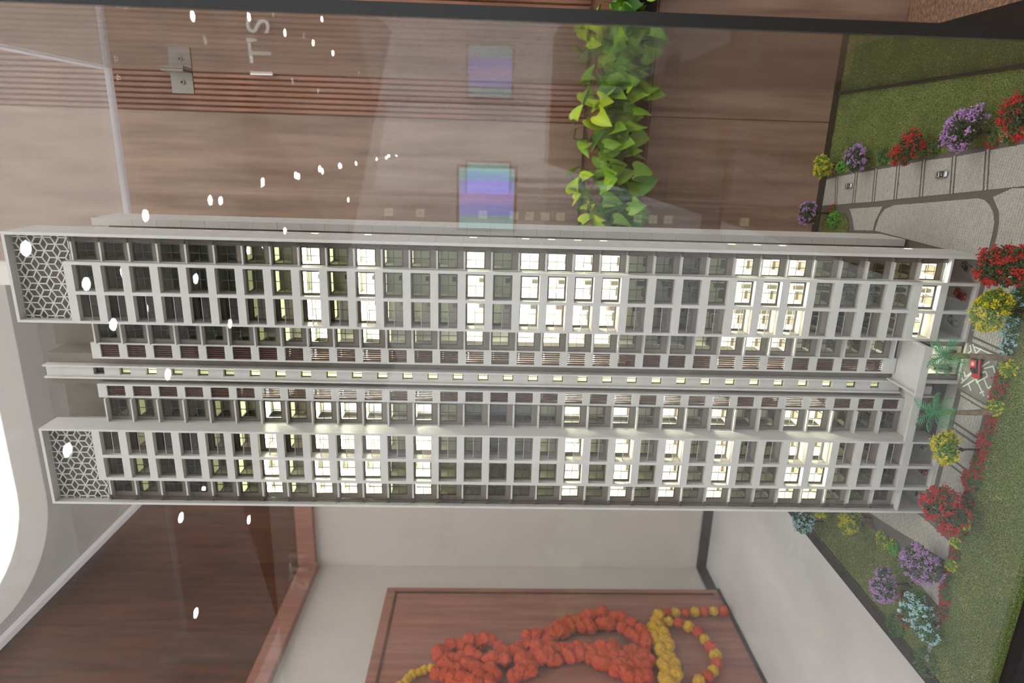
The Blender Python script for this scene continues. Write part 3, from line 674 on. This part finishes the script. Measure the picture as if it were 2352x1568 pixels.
def tree(label, base_, cz, r, rz, leaf, bloom, group='model trees', nl=1500, nb=900, ncl=70, name='model_tree', cover=.6, ls=.0021, bs=.0016):
    SEED[0] += 1; g = np.random.default_rng(SEED[0]); b = Vector((base_[0], base_[1], .001))
    t = thing(name, b, label, 'tree', group)
    c = (b.x, b.y, cz)
    tr = MB(); h = cz-rz*.55
    tr.tube([(b.x, b.y, .0005), (b.x+.0006, b.y, h*.5), (b.x, b.y+.0005, h)], [.0022, .0016, .0013], 7)
    for k in range(5):
        a = 2*math.pi*k/5+g.uniform(0, 1); tr.tube([(b.x, b.y, h*.72), (b.x+math.cos(a)*r*.28, b.y+math.sin(a)*r*.28, h+rz*.2), (b.x+math.cos(a)*r*.5, b.y+math.sin(a)*r*.5, cz)], [.0012, .0009, .0005], 5)
    part('trunk', tr, 'bark', t, smooth=True)
    P = shell(nl, c, (r, r, rz), seed=SEED[0]); link('foliage', bits('foliage', P, g.uniform(.6, 1.2, nl)*ls, leaf), t)
    O = shell(4000, c, (r*1.06, r*1.06, rz*1.06), fill=.05, seed=SEED[0]); n = np.linalg.norm((O-np.array(c))/np.array((r, r, rz)), axis=1); O = O[n > .55]
    cc = O[g.integers(0, len(O), ncl)]; B = clumped(P, cc, nb, r*.07, g)
    link('blossoms', bits('blossoms', B, g.uniform(.6, 1.3, nb)*bs, bloom), t); return t
def shrub(label, base_, r, h, leaf, bloom, ry=None, nl=350, nb=220, group='flowering shrubs', name='model_shrub', bs=.0013):
    SEED[0] += 1; g = np.random.default_rng(SEED[0]); b = Vector((base_[0], base_[1], .0012)); ry = ry or r
    t = thing(name, b, label, 'shrub', group)
    def dome(n, k):
        v = g.normal(size=(n, 3)); v /= np.linalg.norm(v, axis=1)[:, None]; v[:, 2] = np.abs(v[:, 2]); v *= g.uniform(.55, 1, (n, 1))**.5*k
        return v*np.array((r, ry, h))+np.array((b.x, b.y, .002))
    if not bloom: nl = 150
    link('foliage', bits('foliage', dome(nl, .92 if bloom else 1.15), g.uniform(.6, 1.2, nl)*(.0017 if bloom else .0027), leaf), t)
    if bloom:
        cc = dome(26, 1.05); B = clumped(None, cc, nb, r*.09, g); B[:, 2] = np.maximum(B[:, 2], .002)
        link('blossoms', bits('blossoms', B, g.uniform(.6, 1.3, nb)*bs, bloom), t)
    return t
def base_from(cpx, z):                                        # ground point below a crown whose centre is at height z
    p = G(cpx[0], cpx[1], z); return (p.x, p.y)
# trees of the long lawn
_q = on(1888, 380, 'y', .476)
tree('yellow flowering model tree on the far corner of the long lawn', (_q.x, _q.y), _q.z, .024, .022, 'leaf_bright', 'bloom_yellow', nb=900)
tree('small round purple model tree beside the yellow tree at lawn end', base_from((1968, 364), .027), .027, .028, .025, 'leaf_dark', 'bloom_purple', nb=1100)
tree('red flowering model tree between two purple trees of the long lawn', base_from((2090, 341), .031), .031, .031, .028, 'leaf_dark', 'bloom_red', nb=1000)
tree('large loose purple model tree on the long lawn beside the parking bays', base_from((2222, 302), .036), .036, .036, .032, 'leaf_dark', 'bloom_purple', nb=1400, ncl=90, bs=.002)
tree('red flowering model tree cut by the frame on the long lawn', base_from((2356, 262), .037), .037, .034, .030, 'leaf_dark', 'bloom_red', nb=1200)
_q = on(1858, 489, 'y', .474)
tree('pale purple model tree on the board edge behind the tower', (_q.x, _q.y), _q.z, .025, .024, 'leaf_dark', 'bloom_purple', nb=1100)
# trees of the front hedge
def tree_at(label, basepx, crownpx, r, rz, leaf, bloom, **k):
    b = G(*basepx); b2 = b.copy(); cz = z_for(b2, crownpx[0]); tree(label, (b.x, b.y), cz, r, rz, leaf, bloom, **k)
tree_at('large red flowering model tree in front of the parking openings', (2384, 618), (2305, 615), .0335, .033, 'leaf_dark', 'bloom_red', nb=2000, ncl=110, nl=2000)
tree_at('round yellow model tree next to the large red tree by the porch', (2352, 716), (2279, 715), .0285, .0275, 'leaf_bright', 'bloom_yellow', nb=1600, ncl=110, nl=2000)
tree_at('round yellow model tree on a forked bare trunk near the second palm', (2259, 1033), (2180, 1028), .0255, .0215, 'leaf_bright', 'bloom_yellow', nb=1300, ncl=100, nl=1700)
tree_at('red flowering model tree at the outer corner of the tower', (2236, 1168), (2168, 1166), .0360, .0300, 'leaf_dark', 'bloom_red', nb=1900, ncl=110, nl=2000)
tree_at('round purple model tree overhanging the paved lane', (2168, 1290), (2120, 1293), .0340, .0300, 'leaf_dark', 'bloom_purple', nb=1900, ncl=120)
tree_at('round purple model tree leaning over the board rim', (2090, 1342), (2031, 1345), .0310, .0250, 'leaf_dark', 'bloom_purple', nb=1500, ncl=100)
tree_at('pale blue flowering model tree, upper of two lobes near rim', (2140, 1395), (2100, 1390), .0250, .0215, 'leaf_fern', 'bloom_blue', nb=1000)
tree_at('pale blue flowering model tree, lower of two lobes near rim', (2165, 1432), (2130, 1435), .0270, .0220, 'leaf_fern', 'bloom_blue', nb=1000)
tree('teal flowering model tree at the far end of the side lawn', base_from((1849, 1197), .042), .042, .029, .025, 'leaf_dark', 'bloom_blue', nb=900)
tree('yellow model tree half hidden behind the tower edge', base_from((1889, 1172), .030), .030, .018, .015, 'leaf_bright', 'bloom_yellow', nb=600)
tree('bushy yellow model tree on the side lawn beside the tower', base_from((1954, 1202), .028), .028, .030, .022, 'leaf_bright', 'bloom_yellow', nb=900)
# shrubs
def SH(label, px, r, h, leaf, bloom, **k): p = G(px[0], px[1], .004); shrub(label, (p.x, p.y), r, h, leaf, bloom, **k)
SH('lime green shrub beside the small purple tree', (1934, 384), .010, .013, 'leaf_lime', None)
SH('green fern shrub between purple and red tree of the long lawn', (2032, 358), .014, .012, 'leaf_fern', None)
SH('green shrub with red blooms between red and large purple tree', (2148, 338), .016, .014, 'leaf_fern', 'bloom_red', nb=60)
SH('low red blooms under the large purple tree', (2278, 322), .012, .010, 'leaf_fern', 'bloom_red', nb=120)
SH('green shrub with pink blooms by the framed red tree', (2322, 312), .014, .012, 'leaf_fern', 'bloom_pink', nb=90)
SH('small pink blooms beside the yellow corner tree', (1915, 396), .007, .007, 'leaf_fern', 'bloom_pink', nb=80)
SH('lime green shrub on the small round lawn behind the tower', (1918, 505), .016, .014, 'leaf_lime', None)
SH('red blooms at the edge of the small round lawn', (1912, 488), .018, .007, 'leaf_fern', 'bloom_red', ry=.008)
SH('pale blue and white hedge shrub behind the yellow tree', (2338, 690), .018, .016, 'leaf_fern', 'bloom_blue', ry=.012)
SH('pale blue hedge shrub next to the first palm, larger one', (2326, 750), .020, .016, 'leaf_fern', 'bloom_blue', ry=.012)
SH('pale blue hedge shrub touching the first palm trunk', (2318, 795), .014, .012, 'leaf_dark', 'bloom_blue', ry=.010)
SH('yellow hedge shrub between first palm and red shrub', (2316, 846), .014, .012, 'leaf_bright', 'bloom_yellow', nb=120, bs=.0016)
SH('red hedge shrub between two yellow shrubs, nearer first palm', (2304, 876), .012, .012, 'leaf_fern', 'bloom_red', nb=160)
SH('red hedge shrub between two yellow shrubs, nearer second palm', (2294, 905), .013, .012, 'leaf_fern', 'bloom_red', nb=200)
SH('yellow hedge shrub at the foot of the second palm', (2288, 932), .014, .012, 'leaf_bright', 'bloom_yellow', nb=120, bs=.0016)
SH('long red hedge beside the second palm', (2268, 998), .032, .010, 'leaf_fern', 'bloom_red', ry=.010, nl=500, nb=600)
SH('red hedge beside the forked yellow tree', (2248, 1062), .022, .010, 'leaf_fern', 'bloom_red', ry=.010, nb=400)
SH('red and green hedge clump between forked yellow tree and corner red tree', (2236, 1102), .018, .014, 'leaf_fern', 'bloom_red', nb=320)
SH('faint red hedge clump in front of the corner red tree', (2222, 1150), .014, .008, 'leaf_dark', 'bloom_red', nb=110)
SH('small yellow shrub below the corner red tree', (2219, 1203), .009, .009, 'leaf_bright', 'bloom_yellow', nb=70)
SH('small red shrub between two yellow shrubs left of corner tree', (2207, 1224), .012, .009, 'leaf_fern', 'bloom_red', nb=130)
SH('small yellow shrub at the lane end', (2197, 1246), .010, .010, 'leaf_bright', 'bloom_yellow', nb=120)
SH('red shrub at the lane end beside small yellow shrub', (2194, 1272), .012, .007, 'leaf_dark', 'bloom_red', nb=100)
SH('yellow shrub between two red shrubs by the overhanging purple tree', (2185, 1297), .010, .011, 'leaf_bright', 'bloom_yellow', nb=110)
SH('dull red shrub under the overhanging purple tree', (2174, 1321), .010, .007, 'leaf_dark', 'bloom_red', nb=90)
SH('bright red shrub along the short paved strip', (2173, 1366), .018, .011, 'leaf_fern', 'bloom_red', ry=.012, nb=260)
SH('dark red shrub next to the pale blue trees', (2168, 1402), .016, .008, 'leaf_dark', 'bloom_red', ry=.010, nb=120)
SH('yellow flowering shrub on the side lawn by the lane', (2028, 1240), .016, .011, 'leaf_bright', 'bloom_yellow', nb=170)
SH('green leafy shrub next to the yellow lawn shrub', (2052, 1258), .016, .010, 'leaf_lime', 'bloom_yellow', nb=30)
SH('small dull red shrub beside the bushy yellow tree', (1995, 1196), .009, .008, 'leaf_dark', 'bloom_red', nb=80)
SH('red blooms at the foot of the leaning purple tree', (2083, 1372), .010, .009, 'leaf_dark', 'bloom_red', ry=.018, nb=150)
SH('red blooms at the rim below the leaning purple tree', (2078, 1425), .008, .009, 'leaf_dark', 'bloom_red', ry=.014, nb=110)
SH('dark green bush over the board rim, upper one', (2062, 1437), .018, .018, 'leaf_fern', None)
SH('dark green bush over the board rim near the bottom corner', (2132, 1520), .022, .018, 'leaf_fern', None)
# palms
def palm(label, basepx, crownpx, L, seed, nfr=12):
    g = random.Random(seed); b = G(*basepx); h = z_for(b, crownpx[0]); t = thing('model_palm', (b.x, b.y, .001), label, 'palm tree', 'model palms')
    pts, rad = [], []
    for k in range(41):
        s = k/40; pts.append((b.x+.003*math.sin(s*2)*(1 if seed % 2 else -1), b.y, .001+s*h*.62)); rad.append((.0052-.0018*s)*(1.0 if k % 2 else .93))
    part('trunk', MB().tube(pts, rad, 10), 'palm_trunk', t, smooth=False)
    top = Vector(pts[-1]); c = Vector((top.x, top.y, h*.93))
    part('crown_shaft', MB().tube([top, top.lerp(c, .4), top.lerp(c, .8), c], [.0036, .0045, .0034, .0020], 10), 'palm_sheath', t, smooth=True)
    for k in range(nfr):
        a = 2*math.pi*k/nfr+g.uniform(-.2, .2); el = g.uniform(.1, 1.15) if k % 3 else g.uniform(-.3, .3); l = L*g.uniform(.85, 1.1); mb = MB(); P = []
        for i in range(13):
            s = i/12; ang = el-1.5*s*s; r_ = 0
            P.append((s, ang))
        pt = c.copy(); path = [pt.copy()]
        for i in range(12):
            ang = P[i][1]; pt = pt+Vector((math.cos(a)*math.cos(ang), math.sin(a)*math.cos(ang), math.sin(ang)))*(l/12); path.append(pt.copy())
        mb.tube(path, [.0006]*12+[.0002], 4)
        sd = Vector((-math.sin(a), math.cos(a), 0))
        for i in range(2, 13):
            d = (path[i]-path[i-1]).normalized(); n_ = sd.cross(d); ll = l*.24*math.sin(math.pi*min(1, (i+.8)/13.5))+.001
            for sg in (-1, 1):
                for q in (.25,):
                    o = path[i-1].lerp(path[i], q); tip = o+(sd*sg*.86+d*.62-n_*.0)*ll+Vector((0, 0, -ll*.35)); w = d*.00075
                    mb.face(o-w, o+w, tip+w*.3, tip-w*.3)
        part('frond', mb, 'palm_green', t)
palm('green model palm in front of the lit lobby glass', (2322, 824), (2163, 828), .034, 3)
palm('green model palm in front of the dark undercroft', (2291, 944), (2138, 930), .034, 4)

# ================================================================== model cars
def car(label, pos, heading, L, paint, group='model cars'):
    t = thing('model_car', (pos[0], pos[1], .0014), label, 'car', group); w = L*.45; h = L*.30
    t.rotation_euler = (0, 0, heading)
    def loft(secs):
        mb = MB(); k = len(secs[0])
        for s in secs: mb.v += s
        for i in range(len(secs)-1):
            for j in range(k): mb.f.append((i*k+j, i*k+(j+1) % k, (i+1)*k+(j+1) % k, (i+1)*k+j))
        mb.f.append(tuple(reversed(range(k)))); mb.f.append(tuple((len(secs)-1)*k+j for j in range(k))); return mb
    def sec(x, hw, z0, z1, ch):
        out = []
        for i in range(14):                                   # rounded (superellipse) cross-section
            t_ = 2*math.pi*(i+.5)/14; c_, s_ = math.cos(t_), math.sin(t_)
            out.append((x, hw*math.copysign(abs(c_)**.55, c_), (z0+z1)/2+(z1-z0)/2*math.copysign(abs(s_)**.55, s_)))
        return out
    B = [sec(L*a, w*b/2, h*.14, h*c, 0) for a, b, c in ((-.5, .60, .40), (-.485, .78, .52), (-.45, .90, .60), (-.38, .98, .65), (-.1, 1, .64), (.15, 1, .63), (.32, .98, .58), (.42, .92, .52), (.475, .80, .45), (.5, .60, .36))]
    Cc = [sec(L*a, w*b/2, h*.40, h*c, 0) for a, b, c in ((-.42, .80, .60), (-.30, .84, .90), (-.20, .82, .985), (-.06, .80, 1.0), (.06, .80, .97), (.16, .82, .86), (.29, .84, .60))]
    def add(nm, mb, m, sm=True):
        o = bpy.data.objects.new(nm, mb.mesh(nm, m, sm)); COL.objects.link(o); o.parent = t; return o
    add('body', loft(B), paint); add('roof', loft([[(p[0]*.94, p[1]*.93, p[2]+h*.025) for p in q] for q in Cc[1:5]]), paint)
    add('windows', loft(Cc), 'car_glass')
    for sx in (-.30, .30):
        for sy in (-1, 1):
            m_ = MB().tube([(L*sx, sy*w*.40, h*.22), (L*sx, sy*w*.51, h*.22)], h*.22, 12); add('wheel', m_, 'tyre', False)
    add('headlights', MB().box(L*.485, L*.502, -w*.36, -w*.2, h*.33, h*.42).box(L*.485, L*.502, w*.2, w*.36, h*.33, h*.42), 'lamp_clear', False)
    if paint == 'car_silver': add('sunroof', MB().box(-L*.12, -L*.0, -w*.22, w*.22, h*1.0, h*1.032), 'car_glass', False)
def CAR(label, px, heading, L, paint): p = G(px[0], px[1], .002); car(label, (p.x, p.y), heading, L, paint)
CAR('small silver model car in the bay nearest the far board edge', (1951, 427), -1.42, .024, 'car_silver')
CAR('silver model car in the bay by the large purple tree', (2165, 401), -1.42, .026, 'car_silver')
CAR('silver model car parked under the tower behind the large red tree', (2222, 614), -1.9, .024, 'car_silver')
CAR('red model car parked under the tower between two silver cars', (2207, 676), -1.9, .026, 'car_red')
CAR('silver model car parked under the tower next to the porch', (2189, 737), -1.9, .022, 'car_silver')
CAR('silver model car deep in the far parking opening behind yellow tree', (2121, 1023), -1.9, .020, 'car_silver')
CAR('red model car parked under the far end of the tower', (2120, 1078), -1.8, .024, 'car_red')
CAR('silver model car parked under the outermost bay of the tower', (2107, 1130), -1.9, .022, 'car_silver')
CAR('red model car driving past the porch behind the first palm', (2248, 842), 3.35, .036, 'car_red')

# ================================================================== trailing plants on the wood wall
pl = thing('trailing_planter', (.2, 1.62, .14), 'long wall trough of trailing heart-leaved green plants on the wood wall', 'plant')
part('trough', MB().box(-.34, 1.4, 1.60, 1.686, .16, .30), 'trough_dark', pl)
def heart(L, fold, curl):
    out = [(0, 0), (.06, .20), (-.06, .36), (.02, .50), (.22, .54), (.48, .46), (.74, .28), (1, 0)]
    mb = MB(); n_ = len(out)
    mid = [(.0, 0), (.1, 0), (.2, 0), (.3, 0), (.42, 0), (.58, 0), (.78, 0), (1, 0)]
    P = lambda u, v: (L*u, L*v*math.cos(fold), L*abs(v)*math.sin(fold)-L*curl*u*u)
    mb.v = [P(*p) for p in mid]+[P(u, v) for u, v in out]+[P(u, -v) for u, v in out]
    for i in range(n_-1):
        mb.f.append((i, n_+i, n_+i+1, i+1)); mb.f.append((i, i+1, 2*n_+i+1, 2*n_+i))
    return mb
LM = [heart(.078, f, c).mesh('leaf', m, True) for f, c, m in ((.35, .15, 'leaf_pothos'), (.7, .3, 'leaf_pothos'), (.25, .1, 'leaf_pothos_dark'), (.5, .25, 'leaf_pothos_dark'), (.6, .2, 'leaf_pothos_yellow'))]
stems = MB(); rg = random.Random(5)
for k in range(300):
    x = -.33+1.35*rg.random(); zz = rg.triangular(.16, .45, .30); y = 1.60-.07*rg.random()-(.05 if rg.random() < .3 else 0)
    hi = zz > .34; m_ = LM[4] if hi and rg.random() < .6 else LM[rg.choice((0, 1)) if rg.random() < .62 else rg.choice((2, 3))]
    tilt = rg.uniform(.2, 1.5) if not hi else rg.uniform(-.5, 1.1)      # tips hang down
    rz_ = rg.gauss(-math.pi/2, .9)
    o = link('leaf', m_, pl, (x, y, zz)); s = rg.uniform(.72, 1.05); o.scale = (s, s, s); o.rotation_euler = (rg.uniform(-.9, .9), tilt, rz_)
    if k % 2 == 0: stems.tube([(x, y, zz), (x+rg.uniform(-.02, .02), y+.03, zz-.01), (x+rg.uniform(-.03, .03), 1.62, max(.29, zz-.05))], [.0014, .0016, .0018], 4)
part('stems', stems, 'leaf_pothos_dark', pl)

# ================================================================== lettering, garlands, screen, sign
def text_mesh(name, body, size, depth, m):
    cu = bpy.data.curves.new(name, 'FONT'); cu.body = body; cu.size = size; cu.extrude = depth
    o = bpy.data.objects.new(name+'_tmp', cu); COL.objects.link(o); dg = bpy.context.evaluated_depsgraph_get(); dg.update()
    me = bpy.data.meshes.new_from_object(o.evaluated_get(dg)); bpy.data.objects.remove(o); me.materials.clear(); me.materials.append(MATS[m]); return me
_e = on(278, 186, 'y', .5064)
link('etched_mark', text_mesh('etched_mark', 'TP', .011, .0001, 'letter_white'), case, (_e.x, .5064, _e.z), rot=(math.pi/2, 0, 0))
word = thing('wall_lettering', (.36, 1.675, 1.55), "white letters reading IT'S on the fluted wood wall", 'lettering')
for ch, x in (('I', .350), ('T', .397), ("'", .462), ('S', .496)):
    link('letter', text_mesh('letter', ch, .118 if ch != "'" else .15, .006, 'letter_white'), word, (x, 1.676, 1.548 if ch != "'" else 1.526), rot=(math.pi/2, 0, 0))
def sample(poly, step):
    P = [on(x, y, 'x', -2.545) for x, y in poly]; out = []; carry = 0
    for a, b in zip(P[:-1], P[1:]):
        d = (b-a).length; s = carry
        while s < d: out.append(a.lerp(b, s/d)); s += step
        carry = s-d
    return out
fl = MB()
for k in range(3):
    fl.sphere((0, 0, 0), 1.0-.18*k, 9, 6, (1-.0*k, 1, 1))
def flower_mesh(m):
    g = np.random.default_rng(3); mb = MB().sphere((0, 0, 0), 1, 12, 8); mb.v = [tuple(np.array(v)*(1+g.uniform(-.16, .16))) for v in mb.v]; return mb.mesh('flower', m)
FM = {'o': flower_mesh('marigold_orange'), 'y': flower_mesh('marigold_yellow')}
gr = random.Random(11)
def garland(label, polys, cols, r, step, jit=.012):
    p0 = on(polys[0][0][0], polys[0][0][1], 'x', -2.545); t = thing('marigold_garland', p0, label, 'garland', 'marigold garlands'); k = 0
    for poly in polys:
        for p in sample(poly, step):
            c = cols[k % len(cols)]; k += 1; rr = r*gr.uniform(.9, 1.1)
            q = p+Vector((abs(gr.gauss(0, jit)), gr.gauss(0, jit), gr.gauss(0, jit)))
            o = link('flower', FM[c], t, q); o.scale = (rr, rr, rr); o.rotation_euler = (gr.random()*6, gr.random()*6, 0)
garland('rounded bunch of orange marigold garland beside the yellow string', [[(1000, 1502), (1040, 1482), (1100, 1474), (1145, 1488), (1165, 1508)], [(1005, 1518), (1060, 1508), (1120, 1515), (1165, 1522)], [(1010, 1535), (1080, 1532), (1150, 1545)], [(1010, 1556), (1060, 1560), (1120, 1562)], [(1040, 1575), (1140, 1580)]], 'o', .036, .034)
garland('wide arch of orange marigold garland on the wood door', [[(1182, 1500), (1215, 1468), (1265, 1455), (1320, 1425), (1375, 1413), (1430, 1418), (1465, 1442), (1487, 1475)], [(1188, 1518), (1240, 1488), (1310, 1440), (1420, 1438), (1480, 1490)], [(1200, 1520), (1270, 1495), (1340, 1490), (1420, 1490), (1490, 1505)], [(1190, 1540), (1250, 1515), (1330, 1508), (1400, 1510), (1500, 1520)], [(1370, 1525), (1430, 1530), (1500, 1535)], [(1180, 1560), (1230, 1540)], [(1410, 1548), (1460, 1560), (1500, 1556)]], 'o', .036, .034)
garland('thick yellow marigold garland hanging beside the orange arch', [[(1515, 1412), (1503, 1440), (1500, 1462), (1518, 1490), (1528, 1520), (1540, 1572)], [(1505, 1450), (1525, 1462), (1540, 1500), (1550, 1540), (1555, 1575)], [(1530, 1540), (1538, 1575)]], 'y', .034, .034)
garland('thin yellow marigold string at the far side of the orange bunch', [[(920, 1575), (945, 1552), (975, 1540), (1010, 1533)]], 'y', .022, .032, .005)
garland('beaded ring of alternating red and yellow marigolds', [[(1535, 1428), (1570, 1432), (1600, 1450), (1625, 1475), (1642, 1500), (1646, 1525), (1635, 1548), (1610, 1562), (1585, 1572)]], 'yo', .032, .062, .002)
garland('straight row of alternating red and yellow marigolds near the door corner', [[(1530, 1408), (1665, 1403)]], 'oy', .030, .060, .002)
# things behind the photographer that the glass mirrors
mon = thing('monitor_stand', (-.2, -4.0, FZ), 'bright blue screen on a floor stand mirrored in the glass', 'screen')
for x0, x1, mm in ((-.09, -.01, 'screen_teal'), (-.16, -.09, 'screen_blue'), (-.24, -.16, 'screen_violet'), (-.32, -.24, 'screen_blue'), (-.41, -.32, 'screen_teal')):
    part('screen_image', MB().box(x0+.0005, x1-.0005, -4.0, -3.985, .58, .95), mm, mon)
part('housing', MB().box(-.43, .01, -4.05, -4.001, .56, .97), 'table_black', mon); part('pole', MB().box(-.17, -.13, -4.05, -4.01, FZ+.02, .56), 'steel_dark', mon); part('foot', MB().box(-.4, .1, -4.2, -3.85, FZ, FZ+.02), 'steel_dark', mon)
sg = thing('sign_board', (-3.2, -4.0, FZ), 'pale standing board with grey ESTATE lettering mirrored in the glass', 'sign')
part('board', MB().box(-4.6, -2.2, -4.05, -4.0, FZ, 2.4), 'wall_light', sg)
link('lettering', text_mesh('lettering', 'ESTATE', .17, .004, 'letter_grey'), sg, (-2.42, -3.994, .96), rot=(math.pi/2, 0, math.pi))
